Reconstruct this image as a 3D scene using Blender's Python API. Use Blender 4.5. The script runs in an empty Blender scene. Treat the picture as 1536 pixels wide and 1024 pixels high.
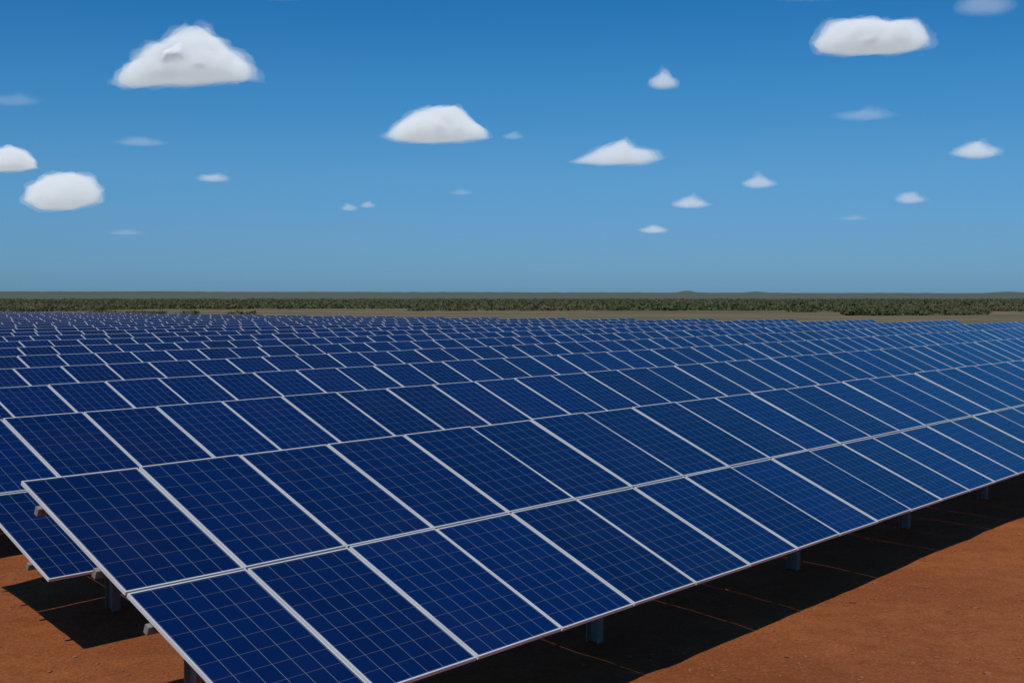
import bpy, math, random, bmesh
import numpy as np
from mathutils import Vector, noise, Matrix
random.seed(7); rng=np.random.default_rng(7)
sc=bpy.context.scene
CAMH=3.4
AZ=math.radians(40.28); TILT=math.radians(23.9)
U=np.array([math.sin(AZ),math.cos(AZ)]); Q=np.array([-math.cos(AZ),math.sin(AZ)])
ROT=math.radians(90)-AZ

def mat(name):
    m=bpy.data.materials.new(name); m.use_nodes=True
    nt=m.node_tree; nt.nodes.clear()
    return m,nt
class N:
    def __init__(s,nt): s.nt=nt
    def new(s,t,**k):
        n=s.nt.nodes.new(t)
        for a,b in k.items(): setattr(n,a,b)
        return n
    def link(s,a,b): s.nt.links.new(a,b)
    def math(s,op,a,b=None,c=None,clamp=False):
        n=s.nt.nodes.new('ShaderNodeMath'); n.operation=op; n.use_clamp=clamp
        for i,v in enumerate((a,b,c)):
            if v is None: continue
            if isinstance(v,(int,float)): n.inputs[i].default_value=v
            else: s.nt.links.new(v,n.inputs[i])
        return n.outputs[0]
    def mix(s,f,a,b,bt='MIX'):
        n=s.nt.nodes.new('ShaderNodeMix'); n.data_type='RGBA'; n.blend_type=bt
        for i,v in ((0,f),(6,a),(7,b)):
            if isinstance(v,(int,float)): n.inputs[i].default_value=v
            elif isinstance(v,tuple): n.inputs[i].default_value=(*v,1)
            else: s.nt.links.new(v,n.inputs[i])
        return n.outputs[2]
    def noise(s,vec,scale,detail=3,rough=.5):
        n=s.nt.nodes.new('ShaderNodeTexNoise'); n.inputs['Scale'].default_value=scale
        n.inputs['Detail'].default_value=detail; n.inputs['Roughness'].default_value=rough
        if vec is not None: s.nt.links.new(vec,n.inputs['Vector'])
        return n.outputs['Fac']
    def ss(s,v,a,b,lo=0,hi=1):
        n=s.nt.nodes.new('ShaderNodeMapRange'); n.interpolation_type='SMOOTHSTEP'
        s.nt.links.new(v,n.inputs[0])
        for i,x in zip((1,2,3,4),(a,b,lo,hi)): n.inputs[i].default_value=x
        return n.outputs[0]
    def out(s,sh,vol=False):
        o=s.nt.nodes.new('ShaderNodeOutputMaterial'); s.nt.links.new(sh,o.inputs['Volume' if vol else 'Surface'])
    def bsdf(s,col,rough=.6,metal=0,spec=.5,normal=None,ior=1.5):
        b=s.nt.nodes.new('ShaderNodeBsdfPrincipled')
        for k,v in (('Base Color',col),('Roughness',rough),('Metallic',metal),('Specular IOR Level',spec),('IOR',ior)):
            if isinstance(v,tuple): b.inputs[k].default_value=(*v,1)
            elif isinstance(v,(int,float)): b.inputs[k].default_value=v
            else: s.nt.links.new(v,b.inputs[k])
        if normal is not None: s.nt.links.new(normal,b.inputs['Normal'])
        return b.outputs[0]

# ---------- materials ----------
M_CELL,nt=mat('pv_cells'); n=N(nt)
uv=n.new('ShaderNodeUVMap',uv_map='UVMap').outputs[0]
uv2=n.new('ShaderNodeUVMap',uv_map='rnd').outputs[0]
s=n.new('ShaderNodeSeparateXYZ'); n.link(uv,s.inputs[0])
s2=n.new('ShaderNodeSeparateXYZ'); n.link(uv2,s2.inputs[0])
def edge(v,cnt):
    f=n.math('FRACT',n.math('MULTIPLY',v,cnt))
    return n.math('MINIMUM',f,n.math('SUBTRACT',1.0,f))
ex=edge(s.outputs[0],6); ey=edge(s.outputs[1],9)
lx=n.math('LESS_THAN',ex,0.0115); ly=n.math('LESS_THAN',ey,0.009)
cellid=n.new('ShaderNodeCombineXYZ')
n.link(n.math('FLOOR',n.math('MULTIPLY',s.outputs[0],6)),cellid.inputs[0])
n.link(n.math('FLOOR',n.math('MULTIPLY',s.outputs[1],9)),cellid.inputs[1])
n.link(n.math('MULTIPLY',s2.outputs[0],91.0),cellid.inputs[2])
wn=n.new('ShaderNodeTexWhiteNoise'); wn.noise_dimensions='3D'; n.link(cellid.outputs[0],wn.inputs[0])
base=n.mix(s2.outputs[1],(.0001,.0030,.034),(.0002,.0080,.072))
base=n.mix(n.math('MULTIPLY',wn.outputs[0],.35),base,(.0003,.012,.10))
geo=n.new('ShaderNodeNewGeometry').outputs['Position']
fl=n.noise(geo,14,3)
base=n.mix(n.math('MULTIPLY',fl,.35),base,(.0001,.003,.03))
dust=n.ss(n.noise(geo,1.1,4),.45,.8,0,.015)
base=n.mix(dust,base,(.25,.16,.1))
c=n.mix(n.math('MULTIPLY',ly,.6),base,(.17,.16,.09))
c=n.mix(n.math('MULTIPLY',lx,.7),c,(.25,.29,.31))
rg=n.ss(n.noise(geo,2.0,4),.3,.8,.06,.18)
n.out(n.bsdf(c,rg,0,.5,None,1.9))

M_FRAME,nt=mat('anodised_aluminium'); n=N(nt)
geo=n.new('ShaderNodeNewGeometry').outputs['Position']
f=n.noise(geo,3,5)
n.out(n.bsdf(n.mix(f,(.50,.52,.53),(.72,.73,.73)),.45,.15))
M_BACK,nt=mat('backsheet_shade_grey'); n=N(nt); n.out(n.bsdf((.16,.16,.17),.7))  # whitish sheet; the shade under the tables is put into this dark grey
M_STEEL,nt=mat('galvanised_steel'); n=N(nt)
geo=n.new('ShaderNodeNewGeometry').outputs['Position']
f=n.noise(geo,18,4)
n.out(n.bsdf(n.mix(f,(.16,.135,.115),(.26,.225,.20)),.7,.05,.3))

# ---------- mesh builder ----------
class MB:
    def __init__(s): s.v=[];s.f=[];s.m=[];s.uv=[];s.n=0
    def box(s,o,ax,ay,az,mi,skip=()):
        o,ax,ay,az=[np.array(t,float) for t in (o,ax,ay,az)]
        P=[o,o+ax,o+ax+ay,o+ay,o+az,o+ax+az,o+ax+ay+az,o+ay+az]
        b=s.n; s.v+=P; s.n+=8
        for k,q in enumerate(((3,2,1,0),(4,5,6,7),(0,1,5,4),(1,2,6,5),(2,3,7,6),(3,0,4,7))):
            if k in skip: continue
            s.f.append([b+i for i in q]); s.m.append(mi); s.uv.append(None)
    def quad(s,P,mi,uv=None,r=None):
        b=s.n; s.v+=[np.array(p,float) for p in P]; s.n+=4
        s.f.append([b,b+1,b+2,b+3]); s.m.append(mi); s.uv.append((uv,r) if uv else None)
    def obj(s,name,mats,loc=(0,0,0),rz=0):
        me=bpy.data.meshes.new(name); me.from_pydata([tuple(p) for p in s.v],[],s.f)
        for m in mats: me.materials.append(m)
        me.polygons.foreach_set('material_index',s.m)
        a=me.uv_layers.new(name='UVMap'); b2=me.uv_layers.new(name='rnd')
        A=np.zeros((len(s.f)*4,2)); B=np.zeros((len(s.f)*4,2))
        for i,u in enumerate(s.uv):
            if u: A[i*4:i*4+4]=u[0]; B[i*4:i*4+4]=u[1]
        a.data.foreach_set('uv',A.ravel()); b2.data.foreach_set('uv',B.ravel())
        me.update(); o=bpy.data.objects.new(name,me); sc.collection.objects.link(o)
        o.location=loc; o.rotation_euler=(0,0,rz); return o

CT,ST=math.cos(TILT),math.sin(TILT)
PW,GX=0.983,0.020; PL,GY=1.522,0.022
LOWZ=CAMH-1.374-(2*PL+GY)*ST
SPAN=(2*PL+GY)*CT
def S(a,b,c): return np.array([a, b*CT-c*ST, LOWZ+b*ST+c*CT])
vA=np.array([1.,0,0]); vB=np.array([0,CT,ST]); vC=np.array([0,-ST,CT])
bx=[-400,-50,0,31,400]; by=[119+.72*350,119,83,73,73-.32*369]
def yb(x): return np.interp(x,bx,by)
FT=0.030; FW=0.0100; FE=0.0115
def build_row(p0,q0,posts=None):
    mb=MB(); st=MB()
    i=0
    while True:
        a=i*(PW+GX)
        w=(p0+a)*U+(q0+SPAN)*Q
        if w[1]>yb(w[0]) or i>130: break
        for j in range(2):
            b=j*(PL+GY); jz=random.uniform(-.003,.003); t1=random.uniform(-.004,.004); t2=random.uniform(-.005,.005)
            o=S(a,b,jz)
            A=vA+vC*t2; B=vB+vC*t1; C=vC
            mb.box(o-C*FT,A*FW,B*PL,C*FT,1)
            mb.box(o-C*FT+A*(PW-FW),A*FW,B*PL,C*FT,1)
            mb.box(o-C*FT+A*FW,A*(PW-2*FW),B*FE,C*FT,1,skip=(3,5))
            mb.box(o-C*FT+A*FW+B*(PL-FE),A*(PW-2*FW),B*FE,C*FT,1,skip=(3,5))
            g=o-C*.004+A*FW+B*FE; wA=A*(PW-2*FW); wB=B*(PL-2*FE)
            mb.quad([g,g+wA,g+wA+wB,g+wB],0,[(-.01,-.006),(1.01,-.006),(1.01,1.006),(-.01,1.006)],(random.random(),random.random()))
            g=g-C*.008
            mb.quad([g+wB,g+wA+wB,g+wA,g],2)
        i+=1
    Ltot=i*(PW+GX)-GX
    for b in (.32,1.18,1.87,2.72):
        st.box(S(-.03,b,-FT-.071),vA*(Ltot+.06),vB*.045,vC*.062,0)
    if posts is None:
        posts=[]; x=.45
        while x<Ltot: posts.append(x); x+=4.15
    for x in posts:
        if x>Ltot: break
        st.box(S(x-.03,.22,-FT-.071-.103),vA*.06,vB*2.64,vC*.10,0)
        py=1.22
        top=S(x,py/CT,-FT-.176)[2]
        hw=.07
        st.box((x-.05,py-hw,-.4),(.10,0,0),(0,.008,0),(0,0,top+.4-.03),0)
        st.box((x-.05,py+hw-.008,-.4),(.10,0,0),(0,.008,0),(0,0,top+.4+.02),0)
        st.box((x-.004,py-hw+.008,-.4),(.008,0,0),(0,2*hw-.016,0),(0,0,top+.4-.01),0)
    loc=(p0*U[0]+q0*Q[0],p0*U[1]+q0*Q[1],0)
    r=mb.obj('solar_panel_row',[M_CELL,M_FRAME,M_BACK],loc,ROT)
    s_=st.obj('mounting_rack',[M_STEEL]); s_.parent=r
    return r
Q0=8.643-SPAN
PITCH=4.66
starts=[4.51,5.73]+[5.0+random.uniform(-.5,.5) for _ in range(26)]
for r in range(26):
    posts=None
    if r==0:
        posts=[p-4.51 for p in (4.93,9.6,13.8,17.3,20.6)]+[20.1+4.1*k for k in range(0,40)]
    if r==1: posts=[1.4+4.15*k for k in range(40)]
    build_row(starts[r],Q0+PITCH*r,posts)

# ---------- ground ----------
M_G,nt=mat('red_sand_and_dry_grass'); n=N(nt)
geo=n.new('ShaderNodeNewGeometry').outputs['Position']
sp=n.new('ShaderNodeSeparateXYZ'); n.link(geo,sp.inputs[0])
big=n.noise(geo,.35,4); mid=n.noise(geo,3,5,.6); fine=n.noise(geo,30,6,.85)
sand=n.mix(n.ss(big,.3,.7),(.245,.070,.020),(.34,.105,.032))
sand=n.mix(n.ss(mid,.35,.75,0,.7),sand,(.205,.056,.016))
sand=n.mix(n.ss(fine,.5,.68,0,.85),sand,(.48,.18,.070))
sand=n.mix(n.ss(fine,.48,.34,0,.7),sand,(.11,.031,.010))
vo=n.new('ShaderNodeTexVoronoi'); vo.inputs['Scale'].default_value=22; n.link(geo,vo.inputs['Vector'])
peb=n.ss(vo.outputs['Distance'],.10,.16,1,0)
peb=n.math('MULTIPLY',peb,n.ss(n.noise(geo,1.7,2),.45,.58))
sand=n.mix(n.math('MULTIPLY',peb,.6),sand,(.14,.05,.025))
mp=n.new('ShaderNodeMapping'); mp.inputs['Scale'].default_value=(.25,1,1); n.link(geo,mp.inputs['Vector'])
g1=n.noise(mp.outputs[0],.05,5,.6); g2=n.noise(geo,.5,3,.6)
grass=n.mix(n.ss(g1,.38,.6),(.19,.135,.085),(.105,.098,.050))
grass=n.mix(n.ss(g2,.45,.75,0,.5),grass,(.08,.08,.038))
yy=n.math('ADD',sp.outputs[1],n.math('MULTIPLY',n.math('ABSOLUTE',sp.outputs[0]),.35))
far=n.ss(n.math('ADD',yy,n.math('MULTIPLY',g1,60)),150,200)
col=n.mix(far,sand,grass)
bp=n.new('ShaderNodeBump'); bp.inputs['Strength'].default_value=1; bp.inputs['Distance'].default_value=.04
h=n.math('ADD',n.math('MULTIPLY',mid,.9),n.math('MULTIPLY',fine,.45))
h=n.math('ADD',h,n.math('MULTIPLY',peb,.4))
n.link(h,bp.inputs['Height'])
n.out(n.bsdf(col,.95,0,.1,bp.outputs[0]))
def axis(near0,near1,step,far_):
    a=list(np.arange(near0,near1,step)); 
    x=near1; d=step
    while x<far_: a.append(x); d*=1.25; x+=d
    a.append(far_)
    x=near0; d=step; l=[]
    while x>-far_: d*=1.25; x-=d; l.append(max(x,-far_))
    return l[::-1]+a
X=axis(-14,24,.15,9000); Y=axis(1,34,.15,9000)
def gz(x,y): return noise.noise(Vector((x*.35,y*.35,0)))*.05+noise.noise(Vector((x*1.3,y*1.3,4)))*.024+noise.noise(Vector((x*3.1,y*3.1,9)))*.016
vs=[];fs=[]
for y in Y:
    for x in X:
        near=max(0,1-math.hypot(x-5,y-15)/60)
        vs.append((x,y,gz(x,y)*min(1,near*2) if near>0 else 0))
nx=len(X)
for j in range(len(Y)-1):
    for i in range(nx-1):
        a=j*nx+i; fs.append((a,a+1,a+nx+1,a+nx))
me=bpy.data.meshes.new('ground'); me.from_pydata(vs,[],fs); me.materials.append(M_G)
me.polygons.foreach_set('use_smooth',[True]*len(fs))
o=bpy.data.objects.new('ground',me); sc.collection.objects.link(o)

M_S,nt=mat('ironstone_pebbles'); n=N(nt)
geo=n.new('ShaderNodeNewGeometry').outputs['Position']
n.out(n.bsdf(n.mix(n.noise(geo,6,2),(.12,.04,.02),(.34,.14,.07)),.9,0,.2))
V=[];F=[]
bm=bmesh.new(); bmesh.ops.create_icosphere(bm,subdivisions=1,radius=1)
sv=np.array([v.co[:] for v in bm.verts]); sf=[[v.index for v in f.verts] for f in bm.faces]; bm.free()
cnt=0
for _ in range(5200):
    y=random.uniform(4,32); x=random.uniform(-.6,.62)*y
    r=random.choice((.006,.008,.010,.014,.014,.022))*random.uniform(.7,1.3)
    P=sv*(1+.25*rng.normal(size=(len(sv),1)))*np.array([r*random.uniform(.8,1.5),r,r*.6])+np.array([x,y,gz(x,y)+r*.25])
    V.append(P); F+=[[i+cnt for i in f] for f in sf]; cnt+=len(sv)
me=bpy.data.meshes.new('gravel'); me.from_pydata(np.concatenate(V).tolist(),[],F); me.materials.append(M_S)
o=bpy.data.objects.new('gravel',me); sc.collection.objects.link(o)

# ---------- far vegetation ----------
M_V,nt=mat('bush_foliage'); n=N(nt)
geo=n.new('ShaderNodeNewGeometry').outputs['Position']
uvv=n.new('ShaderNodeUVMap',uv_map='rnd').outputs[0]
s2=n.new('ShaderNodeSeparateXYZ'); n.link(uvv,s2.inputs[0])
c=n.mix(s2.outputs[0],(.085,.105,.045),(.140,.145,.070))
c=n.mix(n.ss(n.noise(geo,.012,3),.42,.62,0,.6),c,(.165,.14,.085))
dif=n.new('ShaderNodeBsdfDiffuse'); n.link(c,dif.inputs[0])
tr=n.new('ShaderNodeBsdfTranslucent'); n.link(c,tr.inputs[0])
mx=n.new('ShaderNodeMixShader'); mx.inputs[0].default_value=.4; n.link(dif.outputs[0],mx.inputs[1]); n.link(tr.outputs[0],mx.inputs[2])
n.out(mx.outputs[0])
def bushes(name,pts,leaf,cnt):
    V=[];Rr=[]
    for (x,y,w,h) in pts:
        k=int(cnt*random.uniform(.8,1.2))
        d=rng.normal(size=(k,3)); d/=np.linalg.norm(d,axis=1)[:,None]
        rad=rng.uniform(.45,1,k)**.5
        lump=1+.25*np.sin(d[:,0]*5+x)+.2*np.sin(d[:,2]*7+y)
        c=d*(rad*lump)[:,None]*np.array([w/2,w/2,h/2])+np.array([x,y,h*.45])
        c[:,2]=np.clip(c[:,2],.1,None)
        t=rng.normal(size=(k,3)); t/=np.linalg.norm(t,axis=1)[:,None]
        b=np.cross(t,d+.3*rng.normal(size=(k,3))); b/=np.linalg.norm(b,axis=1)[:,None]+1e-6
        sz=leaf*rng.uniform(.5,1.2,k)[:,None]
        q=np.stack([c-t*sz-b*sz*.6,c+t*sz-b*sz*.6,c+t*sz*.7+b*sz*.7,c-t*sz*.7+b*sz*.7],1)
        V.append(q.reshape(-1,3))
        tone=random.random()
        rr=np.clip(tone*.6+rng.uniform(0,.4,k),0,1); Rr.append(np.repeat(rr,4))
    V=np.concatenate(V); R=np.concatenate(Rr); nf=len(V)//4
    me=bpy.data.meshes.new(name)
    me.vertices.add(len(V)); me.vertices.foreach_set('co',V.ravel())
    me.loops.add(len(V)); me.loops.foreach_set('vertex_index',np.arange(len(V),dtype=np.int32))
    me.polygons.add(nf); me.polygons.foreach_set('loop_start',np.arange(0,nf*4,4,dtype=np.int32))
    me.update(calc_edges=True)
    l=me.uv_layers.new(name='rnd'); l.data.foreach_set('uv',np.stack([R,R],1).ravel())
    me.materials.append(M_V)
    o=bpy.data.objects.new(name,me); sc.collection.objects.link(o); return o
pts=[]
for _ in range(10500):
    y=260+ (random.random()**1.35)*920
    x=random.uniform(-.62,.62)*y
    h=random.uniform(.7,1.9)*(1+.6*(y-330)/800); w=random.uniform(3,10)
    d=noise.noise(Vector((x*.012,y*.02,3)))
    if d<-.35+1.0*max(0,(390-y)/130) and y<480: continue
    pts.append((x,y,w,h))
bushes('bushland',pts,.45,36)
pts=[]
for _ in range(1300):
    y=random.uniform(225,400); x=random.uniform(-.6,.6)*y
    d=noise.noise(Vector((x*.02,y*.02,8)))
    right=1 if x/y>.27 else 0
    if d<(.0 if right else .40): continue
    pts.append((x,y,random.uniform(2.5,6),random.uniform(.7,1.5 if right else .8)))
bushes('scrub_thicket',pts,.28,120)
# ---------- low hills ----------
M_H,nt=mat('distant_wooded_hill'); n=N(nt)
geo=n.new('ShaderNodeNewGeometry').outputs['Position']
n.out(n.bsdf(n.mix(n.noise(geo,.02,4),(.080,.100,.085),(.110,.122,.092)),1,0,0))
vs=[];fs=[]; xs=np.arange(-4200,4200,9.)
for i,x in enumerate(xs):
    t=x/2600
    h=14.6-4.5*t+noise.noise(Vector((x*.004,0,1)))*1.2+noise.noise(Vector((x*.05,0,5)))*.8
    for bxx,bw,bh in ((.145,.006,4.5),(.202,.007,2.5),(.41,.012,3),(.70,.02,5),(-.3,.03,1.0)):
        h+=bh*math.exp(-((t-bxx)/bw)**2)
    vs+= [(x,2250,-1),(x,2480,h*.75),(x,2600,h),(x,3400,-1)]
for i in range(len(xs)-1):
    for k in range(3):
        a=i*4+k; fs.append((a,a+4,a+5,a+1))
me=bpy.data.meshes.new('low_hills'); me.from_pydata(vs,[],fs); me.materials.append(M_H)
me.update(); o=bpy.data.objects.new('low_hills',me); sc.collection.objects.link(o)

# ---------- clouds ----------
def cloud_mat(dens,em):
    m,nt=mat('cloud_vapour_added_glow'); n=N(nt)
    v=n.new('ShaderNodeVolumeScatter'); v.inputs['Color'].default_value=(1,1,1,1)
    v.inputs['Density'].default_value=dens; v.inputs['Anisotropy'].default_value=0.0
    e=n.new('ShaderNodeEmission'); e.inputs['Color'].default_value=(.84,.92,1,1); e.inputs['Strength'].default_value=dens*em  # added glow in place of light scattered repeatedly inside the cloud
    a=n.new('ShaderNodeAddShader'); n.link(v.outputs[0],a.inputs[0]); n.link(e.outputs[0],a.inputs[1])
    n.out(a.outputs[0],True); return m
M_CORE,nt=mat('dense_cloud_core'); n=N(nt)
di=n.new('ShaderNodeBsdfDiffuse'); di.inputs[0].default_value=(.90,.90,.91,1)
tl=n.new('ShaderNodeBsdfTranslucent'); tl.inputs[0].default_value=(.90,.92,.95,1)
mx=n.new('ShaderNodeMixShader'); mx.inputs[0].default_value=.12; n.link(di.outputs[0],mx.inputs[1]); n.link(tl.outputs[0],mx.inputs[2])
n.out(mx.outputs[0])
ALT=700.
def cloud(bt,et,w,h,od,prof=None,seed=0,core=False):
    rnd=random.Random(seed)
    Yd=ALT/et; W=w*Yd; H=h*Yd
    if prof:
        k=Yd/1815.; poly=[(x*k,z*k) for x,z in prof]
    else:
        poly=[]
        pk=rnd.uniform(-.35,.35); pk2=rnd.uniform(-.6,.6)
        for j in range(22):
            a=2*math.pi*j/22
            x=math.cos(a); z=math.sin(a)
            if z>0: zz=z*.60*(.62+.35*math.exp(-((x-pk)/.5)**2)+.2*math.exp(-((x-pk2)/.3)**2))*rnd.uniform(.85,1.12)
            else: zz=z*.32
            poly.append((x*W/2*rnd.uniform(.88,1.0),zz*H))
    PP=np.array(poly); E=np.roll(PP,-1,0)-PP
    def Rad(c,s_):
        den=c*E[:,1]-s_*E[:,0]
        den=np.where(abs(den)<1e-9,1e-9,den)
        t=(PP[:,0]*E[:,1]-PP[:,1]*E[:,0])/den
        u=(PP[:,0]*s_-PP[:,1]*c)/den
        ok=(t>0)&(u>=-1e-6)&(u<=1+1e-6)
        return t[ok].max() if ok.any() else H*.3
    ta=np.linspace(-math.pi,math.pi,541)
    table=[Rad(math.cos(a),math.sin(a)) for a in ta]
    root=None
    if core: layers=[(.70,0,.10,0),(.80,1.7,.14,.1),(.88,1.4,.17,.25),(.96,.8,.21,.5),(1.03,.4,.26,.8),(1.10,.16,.34,1.2)]
    elif prof: layers=[(.80,od*.40,.16,0),(.91,od*.28,.2,.4),(1.0,od*.16,.26,.9),(1.08,od*.07,.34,1.5)]
    else: layers=[(.65,od*.35,.15,0),(.85,od*.3,.22,.5),(1.0,od*.22,.3,1.),(1.12,od*.13,.4,1.5)]
    fs_=.030*1815/Yd if prof else 1.6/H
    for li,(sc_,o_,amp,so) in enumerate(layers):
        iscore=core and li==0
        bm=bmesh.new(); bmesh.ops.create_icosphere(bm,subdivisions=6 if prof else 5,radius=1)
        off=Vector((seed*7.3+so,seed*3.1,so*.7))
        for v in bm.verts:
            d=v.co.normalized()
            ax,az=d.x*W,d.z*H
            th=math.atan2(az,ax); s_=math.hypot(d.x,d.z)
            R=float(np.interp(th,ta,table))
            p=Vector((R*math.cos(th)*s_,W*.30*d.y,R*math.sin(th)*s_))
            nz=noise.fractal(p*fs_+off,.9,2.1,2 if iscore else 5)
            q2=p*fs_
            if iscore: bil=noise.noise(q2*1.0+off)*.5
            else: bil=.28-abs(noise.noise(q2*1.0+off))*.9
            dx=amp*nz+.20*bil
            p.x*=sc_*(1+dx*(H/W*1.2)); p.y*=sc_*(1+dx)
            p.z*=sc_*(1+dx) if p.z>0 else sc_*(1+amp*nz*.3)
            p.y+=bil*H*.25*(1 if d.y>0 else -1)*abs(d.y)
            v.co=p
        me=bpy.data.meshes.new('cloud'); bm.to_mesh(me); bm.free()
        if iscore:
            me.materials.append(M_CORE); me.polygons.foreach_set('use_smooth',[True]*len(me.polygons))
        else: me.materials.append(cloud_mat(o_/(W*(.16 if core else .5)),.36))
        o=bpy.data.objects.new('cloud' if root is None else 'vapour_fringe',me); sc.collection.objects.link(o)
        if root is None:
            root=o; o.location=(bt*Yd,Yd,CAMH+ALT)
        else: o.parent=root
A=[(-.267,.1935,.113,.047,12,[(-103,-31),(-94,-12),(-68,10),(-50,21),(-30,26),(-14,38),(5,45),(33,47),(50,36),(60,17),(72,14),(87,6),(101,-10),(98,-27),(50,-30),(0,-34),(-50,-36),(-90,-37)]),
(.293,.2125,.098,.029,11,[(-87,-10),(-60,20),(-10,28),(25,20),(65,24),(85,2),(88,-13),(40,-22),(-30,-24),(-75,-18)]),
(-.061,.140,.081,.03,11,[(-74,-13),(-57,4),(-32,20),(-2,27),(28,29),(48,12),(70,-4),(73,-16),(33,-22),(-17,-24),(-62,-20)]),
(-.370,.0855,.06,.031,10,[(-54,-10),(-47,8),(-22,25),(13,30),(43,22),(55,5),(51,-12),(13,-24),(-32,-26)]),
(-.412,.112,.04,.022,8,[(-35,-12),(-20,15),(0,21),(20,14),(35,2),(36,-10),(10,-15),(-20,-16)]),
(.0865,.116,.077,.023,2.8,[(-70,-9),(-45,3),(-30,12),(-5,20),(13,27),(30,13),(60,7),(68,-4),(45,-12),(-25,-14)]),
(.1245,.176,.027,.017,1.3,None),(.382,.119,.040,.0155,1.7,None),(.203,.0935,.030,.012,1.0,None),
(.147,.0767,.033,.0105,1.2,None),(.117,.0552,.025,.008,1.0,None),(.328,.0805,.027,.011,.8,None),
(-.246,.0976,.028,.0085,.8,None),(-.134,.0733,.015,.007,.5,None),(-.119,.0755,.013,.006,.5,None),
(-.305,.127,.046,.008,.3,None),(.001,.132,.019,.0075,.3,None),(.289,.149,.055,.011,.3,None),
(.387,.238,.055,.022,.35,None),(.2435,.247,.07,.006,.4,None),(-.41,.161,.048,.011,.2,None),
(.281,.065,.026,.005,.2,None),(-.042,.086,.02,.006,.2,None),(-.318,.053,.032,.0055,.2,None),(-.189,.246,.046,.005,.3,None)]
for i,(a,b,w,h,od,bl) in enumerate(A): cloud(a,b,w,h,od,bl,i+3,core=(i<5))

# ---------- sky & sun ----------
SE=57
lt=(.6*U+.25*Q); hd=-lt/np.linalg.norm(lt)
rot=math.atan2(hd[0],hd[1])
w=bpy.data.worlds.new('World'); sc.world=w; w.use_nodes=True; nt=w.node_tree; nt.nodes.clear(); n=N(nt)
sky=n.new('ShaderNodeTexSky'); sky.sky_type='NISHITA'; sky.sun_disc=False
sky.sun_elevation=math.radians(SE); sky.sun_rotation=rot
sky.air_density=1.0; sky.dust_density=.3; sky.ozone_density=2.0
tc=n.new('ShaderNodeTexCoord'); sz=n.new('ShaderNodeSeparateXYZ'); n.link(tc.outputs['Generated'],sz.inputs[0])
cr=n.new('ShaderNodeValToRGB'); n.link(sz.outputs[2],cr.inputs[0])
e=cr.color_ramp.elements; stops=[(0,(.19,.41,.84)),(.05,(.22,.455,.82)),(.10,(.23,.52,.82)),(.17,(.16,.54,.84)),(.24,(.09,.48,.82)),(.5,(.09,.52,.9)),(1,(.2,.42,.6))]
e[0].position=0; e[0].color=(*stops[0][1],1); e[1].position=1; e[1].color=(*stops[-1][1],1)
for p_,c_ in stops[1:-1]:
    k=e.new(p_); k.color=(*c_,1)
m=n.mix(1.0,sky.outputs[0],cr.outputs[0],'MULTIPLY')
bg=n.new('ShaderNodeBackground'); bg.inputs[1].default_value=.10
n.link(m,bg.inputs[0])
wo=n.new('ShaderNodeOutputWorld'); n.link(bg.outputs[0],wo.inputs[0])
sd=bpy.data.lights.new('sun','SUN'); sd.energy=3.4; sd.angle=math.radians(.5); sd.color=(1,.96,.9)
so=bpy.data.objects.new('sun',sd); sc.collection.objects.link(so)
dirv=Vector((hd[0]*math.cos(math.radians(SE)),hd[1]*math.cos(math.radians(SE)),math.sin(math.radians(SE))))
so.rotation_euler=dirv.to_track_quat('Z','Y').to_euler(); so.location=(0,-20,40)

# ---------- camera ----------
cd=bpy.data.cameras.new('camera'); co=bpy.data.objects.new('camera',cd); sc.collection.objects.link(co)
cd.sensor_width=36; cd.lens=36*1815/1536; cd.clip_end=40000; cd.clip_start=.1
co.location=(0,0,CAMH); co.rotation_euler=(math.radians(90-2.08),0,0)
sc.camera=co
sc.view_settings.view_transform='Standard'; sc.view_settings.look='None'; sc.view_settings.exposure=0
